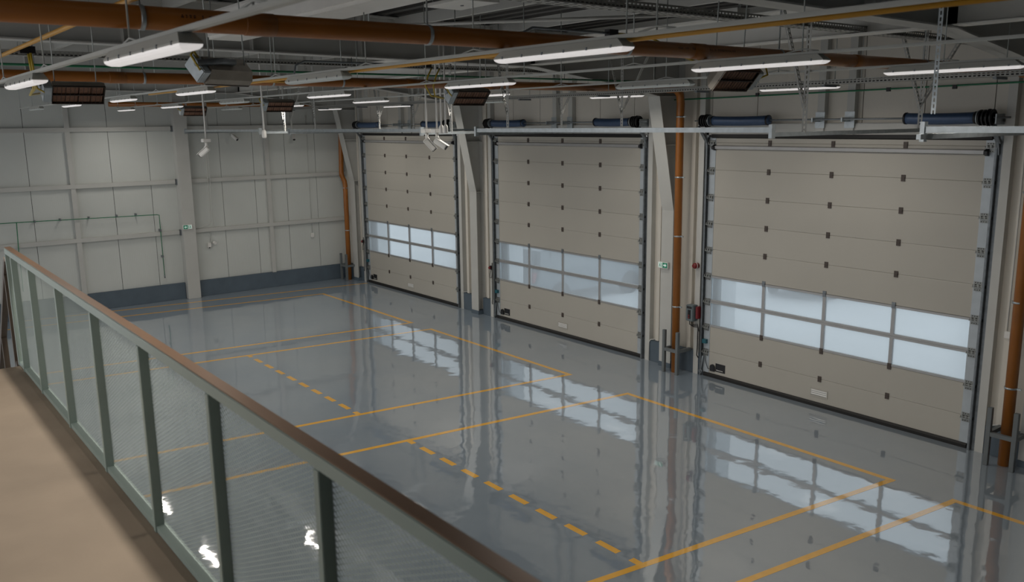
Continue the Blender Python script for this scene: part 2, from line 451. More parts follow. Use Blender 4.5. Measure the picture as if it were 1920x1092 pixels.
# access hatch / flat panel
ht = thing('ceiling_panel', (6.5, -7.2, 6.2), 'flat pale square panel hung under the dark roof above the big drain pipe', 'panel')
MB().box(6.11, 6.86, -7.47, -6.96, 6.20, 6.235).build('plate', M_white, ht, bevel=0.006)
MB().cyl((6.48, -7.2, 6.19), (6.48, -7.2, 6.205), 0.02, 10).build('stud', M_galvd, ht)
for x in (6.2, 6.77):
    for y in (-7.4, -7.03):
        MB().cyl((x, y, 6.23), (x, y, rz(y) - 0.04), 0.005, 6).build('hanger_rod', M_rod, ht)
br = thing('bracing_rod', (6.4, -6.2, 6.1), 'thin white diagonal bracing tube below the roof, crossing above the brown pipe', 'brace')
MB().cyl((4.9, -7.5, 6.1), (8.2, -4.72, 6.1), 0.02, 8).build('tube', M_steel, br)
MB().box(8.12, 8.38, -4.80, -4.58, 6.06, 6.14).build('end_fork', M_steel, br)
MB().cyl((4.9, -7.5, 6.1), (4.9, -7.5, rz(-7.5) - 0.05), 0.012, 6).build('hanger', M_rod, br)
MB().cyl((8.3, -4.66, 6.1), (8.3, -4.66, rz(-4.66) - 0.05), 0.012, 6).build('hanger', M_rod, br)

# ------------------------------------------------------------------ sectional doors
def make_door(x, name):
    t = bpy.data.objects.new(name, None); col.objects.link(t); t.location = (x, 0, 0); WLOC[t.name] = Vector((x, 0, 0)); t['kind'] = 'structure'
    L, Rr = x - 2.46, x + 2.46
    seams = [0.075, 0.5, 1.0, 2.0, 2.5, 3.0, 3.5, 4.0, 4.5, 4.6]
    for i in range(len(seams) - 1):
        a, b = seams[i], seams[i + 1]
        if a == 1.0: continue
        mb = MB(); q = 0.0012
        mb.prism([(-0.002, a + q), (-0.006, a + q + 0.006), (-0.006, b - q - 0.006), (-0.002, b - q), (0.04, b - q), (0.04, a + q)], 'x', L, Rr)
        mb.build('panel', M_door, t)
    MB().box(L, Rr, 0.0, 0.036, 0.07, 4.58).box(0, 0, 0, 0, 0, 0) if False else None
    sb = MB()
    for a in seams[1:-1]: sb.box(L, Rr, 0.004, 0.03, a - 0.006, a + 0.006)
    sb.build('seam_seal', M_seam, t)
    MB().prism([(-0.03, 0.0), (-0.035, 0.05), (-0.01, 0.078), (0.04, 0.078), (0.045, 0.0)], 'x', L - 0.05, Rr + 0.05).build('bottom_seal', M_rub, t)
    MB().prism([(-0.045, 4.60), (-0.04, 4.655), (0.05, 4.655), (0.05, 4.57), (-0.02, 4.585)], 'x', L - 0.02, Rr + 0.02).build('top_seal', M_rub, t)
    mb = MB().prism([(-0.008, 4.375), (-0.06, 4.39), (-0.06, 4.44), (-0.008, 4.455)], 'x', L + 0.04, Rr - 0.06); st = mb.build('stiffener_rail', M_alu, t)
    for xx in (L + 0.02, Rr - 0.06):
        MB().prism([(-0.01, 4.36), (-0.09, 4.385), (-0.09, 4.43), (-0.01, 4.47)], 'x', xx, xx + 0.05).build('end_plug', M_black, st)
    # glazed sections
    cols = [L + 0.02, x - 1.2198, x, x + 1.2198, Rr - 0.02]
    for (a, b) in ((1.003, 1.4985), (1.5015, 1.997)):
        fr = MB()
        fr.box(L, Rr, -0.012, 0.04, a, a + 0.035); fr.box(L, Rr, -0.012, 0.04, b - 0.035, b)
        for i, cx in enumerate(cols):
            wd = 0.028 if 0 < i < 4 else 0.035
            fr.box(cx - wd, cx + wd, -0.010, 0.038, a + 0.035, b - 0.035)
        f = fr.build('window_section', M_alu, t)
        for i in range(4):
            MB().box(cols[i] + 0.02, cols[i + 1] - 0.02, 0.010, 0.014, a + 0.03, b - 0.03).build('pane', M_glass, f)
    # hinges
    for a in seams[1:-1] + [1.5]:
        for cx in (x - 1.2198, x, x + 1.2198):
            if a == 1.5 : continue
            mt = M_galvd if a == 2.0 else M_hinge
            hb = MB().box(cx - 0.032, cx + 0.032, -0.018, -0.006, a - 0.05, a + 0.05).box(cx - 0.028, cx + 0.028, -0.026, -0.012, a - 0.012, a + 0.012)
            hb.build('hinge', mt, t)
    # side end caps, rollers
    for s in (-1, 1):
        e = x + s * 2.46
        MB().box(min(e - s * 0.065, e + s * 0.075), max(e - s * 0.065, e + s * 0.075), -0.0125, 0.04, 0.08, 4.6).build('end_cap', M_cap, t)
        for a in [0.5, 1.0, 1.5, 2.0, 2.5, 3.0, 3.5, 4.0, 4.5]:
            c = e + s * 0.02
            rb = MB()
            rb.box(c - 0.075, c + 0.075, -0.022, -0.0126, a - 0.005, a + 0.05)
            rb.box(c - 0.085, c + 0.07, -0.058, -0.0126, a - 0.035, a - 0.022)
            rb.box(c - 0.07, c + 0.06, -0.022, -0.0126, a - 0.09, a - 0.045)
            for bx in (-0.055, 0.0, 0.05): rb.box(c + bx - 0.010, c + bx + 0.010, -0.055, -0.02, a - 0.022, a + 0.012)
            rb.cyl((c - 0.08, -0.045, a - 0.008), (c + s * 0.10, -0.045, a - 0.008), 0.010, 8)
            rh = rb.build('roller_hinge', M_rollerh, t)
            bb = MB()
            for bx in (-0.05, -0.017, 0.017, 0.05):
                for bz in (0.036, -0.072): bb.cyl((c + bx, -0.022, a + bz), (c + bx, -0.028, a + bz), 0.007, 6)
            bb.build('bolts', M_black, rh)
            MB().cyl((c + s * 0.075, -0.042, a - 0.01), (c + s * 0.10, -0.042, a - 0.01), 0.024, 12).build('roller', M_black, t)
        # vertical track: angle plus C rail, curving into the horizontal track
        xo = e + s * 0.115
        tb = MB()
        tb.box(min(xo, xo + s * 0.06), max(xo, xo + s * 0.06), 0.0, 0.055, 0, 4.72)
        tb.box(xo - 0.004, xo + 0.004, -0.075, 0.0, 0, 4.55)
        tb.box(min(xo - s * 0.03, xo), max(xo - s * 0.03, xo), -0.075, -0.068, 0, 4.55)
        tb.build('vertical_track', M_galvd, t)
        MB().box(min(xo + s * 0.012, xo + s * 0.055), max(xo + s * 0.012, xo + s * 0.055), -0.02, 0.0, 0.0, 4.6).build('side_seal', M_galvd, t)
        arc = [(xo, -0.04, 4.38)]
        for k in range(1, 7):
            an = math.pi / 2 * k / 6
            arc.append((xo, -0.04 - 0.38 * (1 - math.cos(an)), 4.38 + 0.375 * math.sin(an)))
        cb = MB()
        for p, q in zip(arc[:-1], arc[1:]): cb.bar(p, q, 0.035, 0.045, up=(1, 0, 0))
        cb.build('track_curve', M_galvd, t)
        hb = MB()
        hb.box(xo - 0.004, xo + 0.004, -5.30, -0.40, 4.735, 4.778); hb.box(xo - s * 0.035 if s > 0 else xo, xo if s > 0 else xo + 0.035, -5.30, -0.40, 4.774, 4.778); hb.box(xo - 0.035 if s > 0 else xo, xo if s > 0 else xo + 0.035, -5.30, -0.40, 4.735, 4.739)
        hb.build('horizontal_track', M_galv, t)
        # perforated hangers: upright plus diagonal
        for yy in (-2.3, -4.75):
            hg = MB()
            perf_strip(hg, (xo - 0.03, yy, 4.76), (0, 0, 1), (1, 0, 0), rz(yy) - 0.12 - 4.76, 0.06, 0.05, 0.6, (0.33, 0.67))
            perf_strip(hg, (xo - 0.03, yy, 4.76), (0, 0, 1), (0, 1, 0), rz(yy) - 0.12 - 4.76, 0.05, 0.05, 0.6, (0.33, 0.67))
            hg.build('track_hanger', M_strut, t)
            for ddx, ddy in (((0.62, 0.25), (-0.45, 0.1)) if yy > -3 else ((-0.42, 0.05),)):
                dg = MB(); p0 = Vector((xo, yy + 0.02, 5.04)); p1 = Vector((xo + ddx, yy + ddy, rz(yy) - 0.12))
                d = (p1 - p0); Ld = d.length; d.normalize(); wv = d.cross(Vector((0, 1, 0))).normalized()
                perf_strip(dg, p0, d, wv, Ld, 0.055, 0.05, 0.6, (0.33, 0.67)); perf_strip(dg, p0, d, d.cross(wv), Ld, 0.045, 0.05, 0.6, (0.33, 0.67))
                dg.build('hanger_brace', M_strut, t)
    # spreader bar at the rear ends of the tracks
    sp = MB(); sp.box(x - 2.60, x + 2.60, -5.345, -5.305, 4.778, 4.832)
    sp = sp.build('spreader_bar', M_galv, t)
    for s in (-1, 1): MB().box(x + s * 2.585 - 0.02, x + s * 2.585 + 0.02, -5.36, -5.30, 4.72, 4.86).build('end_bracket', M_galv, t)
    # torsion springs, shaft, drums
    ys, zs = -0.235, 4.90
    sh = MB().cyl((x - 2.72, ys, zs), (x + 2.78, ys, zs), 0.014, 10).build('spring_shaft', M_galvd, t)
    for (a, b, mt_) in ((-2.33, -1.08, 1), (1.28, 2.36, 1)):
        pts = [(x + a + (b - a) * k / 10, ys, zs - 0.012 * math.sin(math.pi * k / 10)) for k in range(11)]
        rr = [0.045] + [0.082] * 9 + [0.045]
        sb = MB().tube([(pts[0][0], ys, zs)] + [(pts[0][0] + 0.02, ys, zs)] + pts[1:-1] + [(pts[-1][0] - 0.02, ys, zs), (pts[-1][0], ys, zs)], [0.04] + [0.082] * 11 + [0.04], 18)
        so = sb.build('torsion_spring', M_spring, t)
        for xx in (x + a + 0.02, x + b - 0.05):
            MB().cyl((xx, ys, zs), (xx + 0.03, ys, zs), 0.088, 16).build('spring_cone', M_black, so)
    for s in (-1, 1):
        dmb = MB()
        c = x + s * 2.47
        for off, r_ in ((-0.08, 0.11), (-0.055, 0.085), (-0.03, 0.11), (0.0, 0.085), (0.03, 0.12), (0.055, 0.09), (0.08, 0.115)):
            dmb.cyl((c + off - 0.010, ys, zs), (c + off + 0.010, ys, zs), r_, 20)
        dmb.cyl((c - 0.09, ys, zs), (c + 0.09, ys, zs), 0.075, 16)
        do = dmb.build('cable_drum', M_black, t)
        MB().cyl((c + s * -0.118, ys, zs), (c + s * -0.10, ys, zs), 0.10, 20).build('drum_ring', M_galv, do)
        MB().box(c + s * 0.13 - 0.008, c + s * 0.13 + 0.008, ys - 0.03, 0.0, zs - 0.10, zs + 0.05).build('bearing_plate', M_galv, t)
        MB().bar((x + s * 2.60, -0.06, 4.55), (x + s * 2.60, -0.28, 4.80), 0.05, 0.03, up=(1, 0, 0)).build('corner_bracket', M_galvd, t)
    for px in (-0.25, 0.28):
        MB().box(x + px - 0.085, x + px + 0.085, -0.045, -0.03, zs - 0.14, zs + 0.12).box(x + px - 0.012, x + px + 0.012, ys - 0.04, -0.04, zs - 0.04, zs + 0.03).build('centre_bearing', M_galv, t)
    # grille vent, maker's plate, cable box
    vb = MB(); vx = x + 0.0; z0, z1 = 0.175, 0.315
    vb.box(vx - 0.17, vx + 0.17, -0.016, -0.004, z1 - 0.012, z1); vb.box(vx - 0.17, vx + 0.17, -0.016, -0.004, z0, z0 + 0.02)
    vb.box(vx - 0.17, vx - 0.155, -0.016, -0.004, z0 + 0.02, z1 - 0.012); vb.box(vx + 0.155, vx + 0.17, -0.016, -0.004, z0 + 0.02, z1 - 0.012)
    vo = vb.build('vent_grille', M_door, t)
    lv = MB()
    for k in range(3):
        zz = z0 + 0.03 + k * 0.034
        lv.prism([(-0.014, zz), (-0.012, zz + 0.010), (-0.004, zz + 0.030), (-0.0055, zz + 0.018)], 'x', vx - 0.155, vx + 0.155)
    lv.build('louvre', M_white, vo)
    MB().box(vx - 0.155, vx + 0.155, -0.0065, -0.0062, z0 + 0.02, z1 - 0.012).build('vent_back', M_galvd, vo)
    px = x - 2.12
    pl = MB().box(px - 0.115, px + 0.115, -0.010, -0.005, 0.135, 0.30).build('maker_plate', M_black, t)
    tb = MB(); xx = px - 0.09
    for k in range(7):   # one line of small white lettering, too small to read
        wv = (0.016, 0.013, 0.017, 0.015)[k % 4]
        tb.box(xx, xx + wv, -0.0108, -0.010, 0.160, 0.174 if k else 0.178); xx += wv + 0.007
    tb.build('lettering', M_white, pl)
    cx = x - 2.30
    MB().prism([(cx - 0.055, 0.13), (cx + 0.055, 0.13), (cx + 0.055, 0.21)] + [(cx + 0.055 * math.cos(R(a)), 0.21 + 0.055 * math.sin(R(a))) for a in range(20, 181, 20)], 'y', -0.035, -0.006).build('cable_box', M_black, t)
    MB().tube([(cx - 0.05, -0.02, 0.17), (cx - 0.10, -0.03, 0.16), (cx - 0.16, -0.03, 0.28), (cx - 0.18, -0.04, 0.42)], 0.006, 6).build('sensor_cable', M_cable, t)
    MB().box(x - 2.53, x - 2.44, -0.075, -0.014, 0.66, 0.74).build('optic_sensor', M_teal, t)
    MB().bar((x - 2.52, -0.05, 0.40), (x - 2.56, -0.06, 0.10), 0.03, 0.012, up=(0, 1, 0)).build('cable_arm', M_galv, t)
    MB().tube([(x - 2.56 + 0.035 * math.cos(R(a)), -0.065, 0.085 + 0.035 * math.sin(R(a))) for a in range(0, 361, 30)], 0.006, 6, cap=False).build('cable_ring', M_galv, t)
    return t
d3 = make_door(DOORX[2], 'door_3')
tag(d3, 'nearest beige sectional door at right, largest of the three, with a glazed band', 'door')
d2 = make_door(DOORX[1], 'door_2'); tag(d2, 'middle beige sectional door between two tapered steel columns, a car behind its panes', 'door')
d1 = make_door(DOORX[0], 'door_1'); tag(d1, 'farthest beige sectional door beside the corner of the hall', 'door')
# the neighbour door out of frame shows only its spreader bar and track ends
nt = thing('door_track', (11.0, -2.7, 4.85), 'end of the galvanised track of a further door, at right edge', 'track')
MB().box(10.85, 16.0, -5.345, -5.305, 4.778, 4.832).build('spreader_bar', M_galv, nt)
MB().box(10.83, 10.87, -5.36, -5.30, 4.70, 4.875).build('end_bracket', M_galv, nt)
MB().box(10.90, 10.94, -5.55, -0.3, 4.725, 4.77).build('horizontal_track', M_galv, nt)
hg = MB(); perf_strip(hg, (10.9, -5.33, 4.94), (0, 0, 1), (1, 0, 0), 1.4, 0.042, 0.05, 0.6, (0.33, 0.67)); hg.build('track_hanger', M_galv, nt)

# outer reveals (seen through the glass)
for i, dx in enumerate(DOORX):
    o = MB().box(dx - 2.75, dx - 2.40, 0.30, 0.75, 0, 4.7).build('trim_%d' % (i + 1), M_facade); tag(o, kind='structure')

# ------------------------------------------------------------------ lamps and their rails
LROW = {'A': (-11.68, 1.27), 'B': (-9.15, 1.26), 'C': (-6.95, 1.27), 'D': (-4.7, 1.25), 'E': (-1.9, 1.26)}
ROWTXT = {'A': 'row nearest the railing', 'B': 'second row from the railing', 'C': 'middle row', 'D': 'second row from the doors', 'E': 'row nearest the doors'}
lampx = {'A': [(10.25, 1), (6.93, 1)], 'B': [(10.34, 1), (6.79, 0), (3.24, 1), (-0.23, 1), (-4.0, 1), (-7.6, 0)],
         'C': [(10.25, 1), (6.42, 1), (2.57, 1), (-1.29, 0), (-5.0, 1), (-8.7, 1)], 'D': [(10.74, 1), (7.06, 0), (3.44, 1), (-0.21, 1), (-3.9, 1), (-7.5, 0)],
         'E': [(7.26, 1), (3.58, 1), (-0.28, 0), (-3.98, 1), (-7.6, 1)]}
rail_ext = {'A': (4.2, 16.0), 'B': (-9.8, 16.0), 'C': (-9.6, 16.0), 'D': (-9.6, 16.0), 'E': (-9.0, 9.2)}
def make_lamp(x, y, L, lit, label, z=5.352):
    t = thing('batten_light', (x, y, z), label, 'light', 'batten lights')
    h = L / 2
    # housing: ridged trough with sloped ends
    hb = MB()
    top = [(-h + 0.06, -0.035), (h - 0.06, -0.035), (h - 0.06, 0.035), (-h + 0.06, 0.035)]
    bot = [(-h, -0.052), (h, -0.052), (h, 0.052), (-h, 0.052)]
    v = [(x + a, y + b, z + 0.043) for a, b in top] + [(x + a, y + b, z) for a, b in bot] + [(x + a, y + b, z - 0.008) for a, b in bot]
    hb.add(v, [(0, 1, 2, 3), (4, 5, 1, 0), (5, 6, 2, 1), (6, 7, 3, 2), (7, 4, 0, 3), (8, 9, 5, 4), (9, 10, 6, 5), (10, 11, 7, 6), (11, 8, 4, 7), (11, 10, 9, 8)])
    hb.build('housing', M_housing, t)
    lb = MB(); n = 8
    def ring(yy, e, zz): return [(x - h + e, y + yy, zz), (x + h - e, y + yy, zz)]
    prof = [(-0.050, 0.0, -0.008), (-0.049, 0.006, -0.018), (-0.040, 0.02, -0.028), (-0.022, 0.032, -0.034), (0.022, 0.032, -0.034), (0.040, 0.02, -0.028), (0.049, 0.006, -0.018), (0.050, 0.0, -0.008)]
    vs = []
    for yy, e, zz in prof: vs += ring(yy, e, z + zz)
    fs = [(2 * i, 2 * i + 1, 2 * i + 3, 2 * i + 2) for i in range(len(prof) - 1)]
    fs += [tuple(2 * i for i in range(len(prof)))[::-1], tuple(2 * i + 1 for i in range(len(prof)))]
    lb.add(vs, fs)
    lb.build('diffuser', M_lens if lit else M_lensoff, t)
    for k in range(6):
        cx = x - h + 0.10 + (L - 0.20) * k / 5
        MB().box(cx - 0.006, cx + 0.006, y - 0.055, y - 0.049, z - 0.010, z + 0.008).build('clip', M_galvd, t)
    if lit:
        ld = bpy.data.lights.new('lamp_light', 'AREA'); ld.shape = 'RECTANGLE'; ld.size = L - 0.1; ld.size_y = 0.08
        ld.energy = LAMP_W; ld.color = (1.0, 0.945, 0.865); ld.spread = R(166)
        lo = bpy.data.objects.new('lamp_light', ld); col.objects.link(lo); lo.parent = t; lo.location = (0, 0, -0.036)
    return t
for k, (y, L) in LROW.items():
    a, b = rail_ext[k]; dz = -0.088 if k == 'A' else 0.0
    rt = thing('mounting_rail', ((a + b) / 2, y, 5.41), 'long pale trunking rail carrying the %s of batten lights' % ROWTXT[k], 'rail', 'lighting rails')
    MB().box(a, b, y - 0.024, y + 0.024, 5.395 + dz, 5.417 + dz).build('trunking', M_rail, rt, bevel=0.004)
    xx = a + 0.15
    i = 0
    while xx < b:
        while any(abs(xx - q) < 0.2 for q in (9.15, 2.55, -4.1, 9.72, 3.72, 3.29, -3.29, -10.19, 6.9, 7.0)): xx += 0.12
        ztop = 5.865 if (k == 'B' and 4.7 < xx < 9.0) else rz(y) - 0.03
        MB().cyl((xx, y, 5.41 + dz), (xx, y, ztop), 0.0055, 6).build('hanger_rod', M_rod, rt)
        MB().tube([(xx - 0.14, y, 5.418 + dz), (xx - 0.06, y, 5.430 + dz), (xx, y, 5.440 + dz), (xx + 0.06, y, 5.430 + dz), (xx + 0.14, y, 5.418 + dz)], 0.006, 6).build('saddle_wire', M_rail, rt)
        xx += 1.62 + 0.17 * ((i * 7) % 3); i += 1
    for j, (x, lit) in enumerate(lampx[k]):
        nm = ORD[j]
        make_lamp(x, y, L, lit, '%s white batten light, %s from the near end in the %s' % ('lit' if lit else 'unlit', nm, ROWTXT[k]), 5.352 + dz)

make_lamp(8.4, -14.6, 1.57, 1, 'added batten light, unseen behind the viewpoint, brightening the mezzanine floor and railing')  # extra lamp out of view, added to light the mezzanine floor and railing front

# ------------------------------------------------------------------ brown drain pipes
def drain(x, y0, y1, z, r, clamps, sockets, label, down=None):
    t = thing('drain_pipe', (x, (y0 + y1) / 2, z), label, 'pipe', 'brown drain pipes')
    MB().cyl((x, y0, z), (x, y1, z), r, 24).build('run', M_orange, t)
    for yy in sockets:
        MB().tube([(x, yy - 0.09, z), (x, yy - 0.085, z), (x, yy + 0.085, z), (x, yy + 0.09, z)], [r, r + 0.004, r + 0.004, r], 24).build('socket', M_orange, t)
    for yy in clamps:
        c = MB().tube([(x, yy - 0.012, z), (x, yy + 0.012, z)], r + 0.005, 24).build('pipe_clamp', M_galv, t)
        MB().cyl((x, yy, z + r), (x, yy, rz(yy) - 0.05), 0.006, 6).build('clamp_rod', M_rod, c)
    return t
p1 = drain(9.72, -16.0, -0.62, 5.484, 0.062, (-11.55, -9.75, -7.9, -5.9, -3.2), (-10.9, -7.95 + 0.9, -4.55, -2.55), 'big brown drain pipe nearest the camera, crossing the whole top of the hall')
p2 = drain(3.72, -16.0, -0.72, 5.485, 0.064, (-9.9, -8.3, -7.3, -4.6), (-10.2, -8.75, -6.2), 'second brown drain pipe, hanging farther back behind the batten lights')
p3 = drain(-10.19, -7.0, -0.55, 5.52, 0.06, (-5.0, -2.5), (-3.6,), 'far brown drain pipe along the end wall')
def pipe_print(t, x, y0, z, r, n):
    mb = MB(); rnd = random.Random(n)
    for k in range(n):
        yy = y0 + k * 0.022
        if rnd.random() < 0.2: continue
        for q in range(2):
            a = R(8 + 9 * q); h_ = 0.007
            c = Vector((x + (r + 0.0006) * math.cos(a), yy, z + (r + 0.0006) * math.sin(a)))
            mb.obox(c, (0.0006, 0.006 + 0.010 * rnd.random(), h_), Matrix.Rotation(-a, 3, 'Y'))
    mb.build('printed_marking', M_print, t)
pipe_print(p1, 9.72, -7.35, 5.484, 0.062, 34); pipe_print(p1, 9.72, -11.35, 5.484, 0.062, 8)
def downpipe(pts, r, clamps, label):
    t = thing('downpipe', (pts[-1][0], pts[-1][1], 0), label, 'pipe', 'brown downpipes')
    MB().tube(pts, r, 24).build('stack', M_orange, t)
    for (x, y, z) in clamps:
        c = MB().tube([(x, y, z - 0.014), (x, y, z + 0.014)], r + 0.006, 24).build('pipe_clamp', M_galv, t)
        MB().box(x + r, x + r + 0.06, y - 0.01, y + 0.01, z - 0.012, z + 0.012).build('clamp_lug', M_galv, c)
    for z in (4.9, 1.1):
        pass
    return t
def bend(x, y, z, r=0.16):
    return [(x, y - r * 2.4, z), (x, y - r, z), (x, y - r * 0.35, z - r * 0.2), (x, y, z - r), ]
t = downpipe([(9.72, -0.62, 5.484), (9.72, -0.42, 5.48), (9.72, -0.30, 5.42), (9.74, -0.26, 5.25), (9.83, -0.26, 4.8), (9.84, -0.26, 0.0)], 0.078, [(9.815, -0.26, 3.9), (9.82, -0.26, 2.38), (9.832, -0.26, 1.15)], 'brown downpipe at the right picture edge behind a grey steel guard')
t = downpipe([(3.72, -0.72, 5.485), (3.72, -0.50, 5.485), (3.70, -0.36, 5.40), (3.66, -0.28, 5.22), (3.645, -0.27, 5.0), (3.66, -0.26, 0.0)], 0.075, [(3.645, -0.27, 4.98), (3.65, -0.267, 3.85), (3.654, -0.265, 2.72), (3.657, -0.262, 1.33)], 'brown downpipe between the middle and nearest doors, rising from a grey guard')
t = downpipe([(-10.19, -0.55, 5.52), (-10.19, -0.38, 5.50), (-10.19, -0.28, 5.38), (-10.20, -0.26, 5.2), (-10.32, -0.26, 3.42), (-10.30, -0.26, 3.32), (-10.14, -0.26, 3.16), (-10.10, -0.26, 3.02), (-10.12, -0.26, 0.0)], 0.075, [(-10.11, -0.26, 2.95), (-10.115, -0.26, 1.6)], 'brown downpipe with a kink in the far corner of the hall')
def guard(x0, x1, yf, label):
    t = thing('pipe_guard', ((x0 + x1) / 2, yf, 0), label, 'guard', 'downpipe guards')
    for x in (x0, x1):
        MB().box(x - 0.032, x + 0.032, yf - 0.032, yf + 0.032, 0, 0.86).build('post', M_guard, t, bevel=0.004)
    MB().box(x0 + 0.032, x1 - 0.032, yf - 0.028, yf + 0.028, 0.44, 0.50).build('front_rail', M_guard, t)
    for x in (x0, x1):
        MB().box(x - 0.028, x + 0.028, yf + 0.032, -0.036, 0.44, 0.50).build('side_rail', M_guard, t)
guard(3.50, 3.84, -0.41, 'grey square-tube guard around the foot of the brown downpipe by the nearest door')
guard(9.67, 10.02, -0.44, 'grey square-tube guard around the downpipe foot at the right edge')
guard(-10.28, -9.93, -0.44, 'grey square-tube guard around the downpipe foot in the far corner')

# ------------------------------------------------------------------ gas pipes and radiant heaters
gp = thing('gas_pipe', (8.5, -8.9, 5.41), 'long yellow gas pipe running beside the second lighting rail', 'pipe', 'yellow gas pipes')
MB().cyl((0.9, -9.06, 5.397), (16.5, -9.06, 5.393), 0.017, 10).build('run', M_gas, gp)
for x in (5.25, 9.35):
    MB().cyl((x, -9.05, 5.395), (x, -8.72, 5.395), 0.014, 8).build('tee', M_gas, gp)
    MB().box(x - 0.025, x + 0.025, -8.72, -8.62, 5.37, 5.42).build('valve', M_black, gp)
g2 = thing('gas_pipe', (9, -11.8, 5.5), 'yellow gas pipe at upper left passing behind the big drain pipe', 'pipe', 'yellow gas pipes')
MB().cyl((4.0, -11.59, 5.575), (16.5, -11.59, 5.57), 0.017, 10).build('run', M_gas, g2)
MB().box(6.1, 6.2, -11.57, -11.45, 5.54, 5.60).build('valve', M_black, g2)
def make_heater(sgn, side=-1):
    t = bpy.data.objects.new('gas_heater', None); col.objects.link(t); WLOC[t.name] = Vector((0, 0, 0))
    # long axis y, face normal tilted: local +x and down
    tilt = Matrix.Rotation(R(48 * sgn), 3, 'Y')   # local -z (face) swings towards -x
    def W(v): return tilt @ Vector(v)
    L, Wd = 0.25, 0.115
    hb = MB()
    fr = [(-Wd, -L), (Wd, -L), (Wd, L), (-Wd, L)]; bk_ = [(-Wd * 0.62, -L * 0.94), (Wd * 0.62, -L * 0.94), (Wd * 0.62, L * 0.94), (-Wd * 0.62, L * 0.94)]
    vs = [W((a, b, -0.07)) for a, b in fr] + [W((a, b, 0.0)) for a, b in fr] + [W((a, b, 0.07)) for a, b in bk_]
    hb.add(vs, [(8, 9, 10, 11), (4, 5, 9, 8), (5, 6, 10, 9), (6, 7, 11, 10), (7, 4, 8, 11), (0, 1, 5, 4), (1, 2, 6, 5), (2, 3, 7, 6), (3, 0, 4, 7)])
    hb.build('reflector_hood', M_hood, t)
    for r_ in range(2):
        pb = MB()
        for k in range(4):
            x0 = -Wd + 0.012 + r_ * (Wd - 0.004); y0 = -L + 0.012 + k * (2 * L - 0.02) / 4
            c = W((x0 + (Wd - 0.022) / 2, y0 + 0.056, -0.035))
            pb.obox(c, (Wd - 0.024, 0.112, 0.02), tilt)
        pb.build('burner_plaques', M_grill, t)
    fb = MB()
    for xx in (-Wd + 0.004, 0, Wd - 0.004): fb.obox(W((xx, 0, -0.06)), (0.010, 2 * L, 0.014), tilt)
    for k in range(13): fb.obox(W((0, -L + 2 * L * k / 12, -0.062)), (2 * Wd, 0.004, 0.004), tilt)
    fb.build('guard_grille', M_grilld, t)
    MB().obox(W((0, side * (L + 0.04), 0.0)), (0.20, 0.08, 0.13), tilt).build('gas_box', M_galv, t, bevel=0.008)
    MB().tube([W((0.0, side * (L + 0.1), 0.06)), W((0, side * L * 0.4, 0.10)), W((0, -side * 0.05, 0.10))], 0.028, 10).build('mixer_tube', M_galvd, t)
    MB().tube([(0, side * (L + 0.02), 0.08), (0.03, side * (L + 0.10), 0.14), (0.06, side * (L + 0.16), 0.10), (0.10, side * (L + 0.14), 0.02), (0.05, side * (L + 0.06), -0.02)], 0.009, 8).build('gas_hose', M_hose, t)
    for yy in (-0.2, 0.2):
        MB().cyl(W((0, yy, 0.06)), Vector((0, yy, 1.17)), 0.006, 6).build('hanger', M_rod, t)
    return t
hproto = {0: make_heater(1), 1: make_heater(-1), 2: make_heater(-1, 1)}; hused = {0: 0, 1: 0, 2: 0}
HT = [((4.6, -10.82, 5.29), 1, 'dark radiant gas heater at upper left facing the camera, grille in two rows'),
      ((7.2, -10.2, 5.38), 0, 'radiant gas heater seen from behind under the big drain pipe, yellow hose looped'),
      ((5.25, -6.25, 5.27), 1, 'brown-grilled radiant gas heater beside the lit middle-row light above the middle door'),
      ((9.55, -6.35, 5.30), 2, 'radiant gas heater tucked under a batten light above the nearest door'),
      ((-0.75, -6.3, 5.29), 1, 'small radiant gas heater hanging left of the bright triangular hanger'),
      ((-5.5, -6.3, 5.28), 1, 'farthest radiant gas heater, hanging near the end wall column')]
for i, (loc, flip, lab) in enumerate(HT):
    o = hproto[flip] if not hused[flip] else copy_tree(hproto[flip]); hused[flip] = 1
    o.location = loc; o.rotation_euler = (0, 0, 0)
    if i == 1: o.rotation_euler = (0, 0, R(25))
    tag(o, lab, 'heater', 'gas radiant heaters')
# loose hoses from pipe to heaters
def branch(x, y1, label):
    t = thing('gas_branch', (x, y1, 5.62), label, 'pipe', 'gas branch pipes')
    MB().tube([(x, -8.70, 5.41), (x, -8.66, 5.58), (x, -8.55, 5.63), (x, y1, 5.63)], 0.011, 8).build('run', M_galvd, t)
    MB().box(x - 0.03, x + 0.03, y1, y1 + 0.10, 5.60, 5.66).build('valve', M_black, t)
branch(5.25, -6.95, 'thin gas branch pipe feeding the heater above the middle door')
branch(9.35, -7.75, 'thin gas branch pipe feeding the heater by the nearest door')
hs = thing('gas_hose', (5.2, -6.7, 5.3), 'looped pair of yellow gas hoses hanging down to the brown-grilled heater', 'hose', 'gas hoses')
for dy in (0, 0.12):
    MB().tube([(5.25, -6.83 + dy, 5.60), (5.27, -6.90 + dy, 5.50), (5.28, -6.95 + dy, 5.38), (5.26, -6.86 + dy * 0.5, 5.26), (5.22, -6.66 + dy * 0.2, 5.23)], 0.010, 8).build('hose', M_hose, hs)
hs = thing('gas_hose', (9.4, -7.2, 5.4), 'pair of yellow gas hoses dipping behind the big brown pipe', 'hose', 'gas hoses')
for dy in (0, 0.14):
    MB().tube([(9.35, -7.64 + dy * 0.3, 5.63), (9.37, -7.45 + dy, 5.63), (9.42, -7.2 + dy, 5.54), (9.47, -6.75 + dy, 5.42), (9.5, -6.30 + dy, 5.40), (9.52, -6.12, 5.37)], 0.010, 8).build('hose', M_hose, hs)
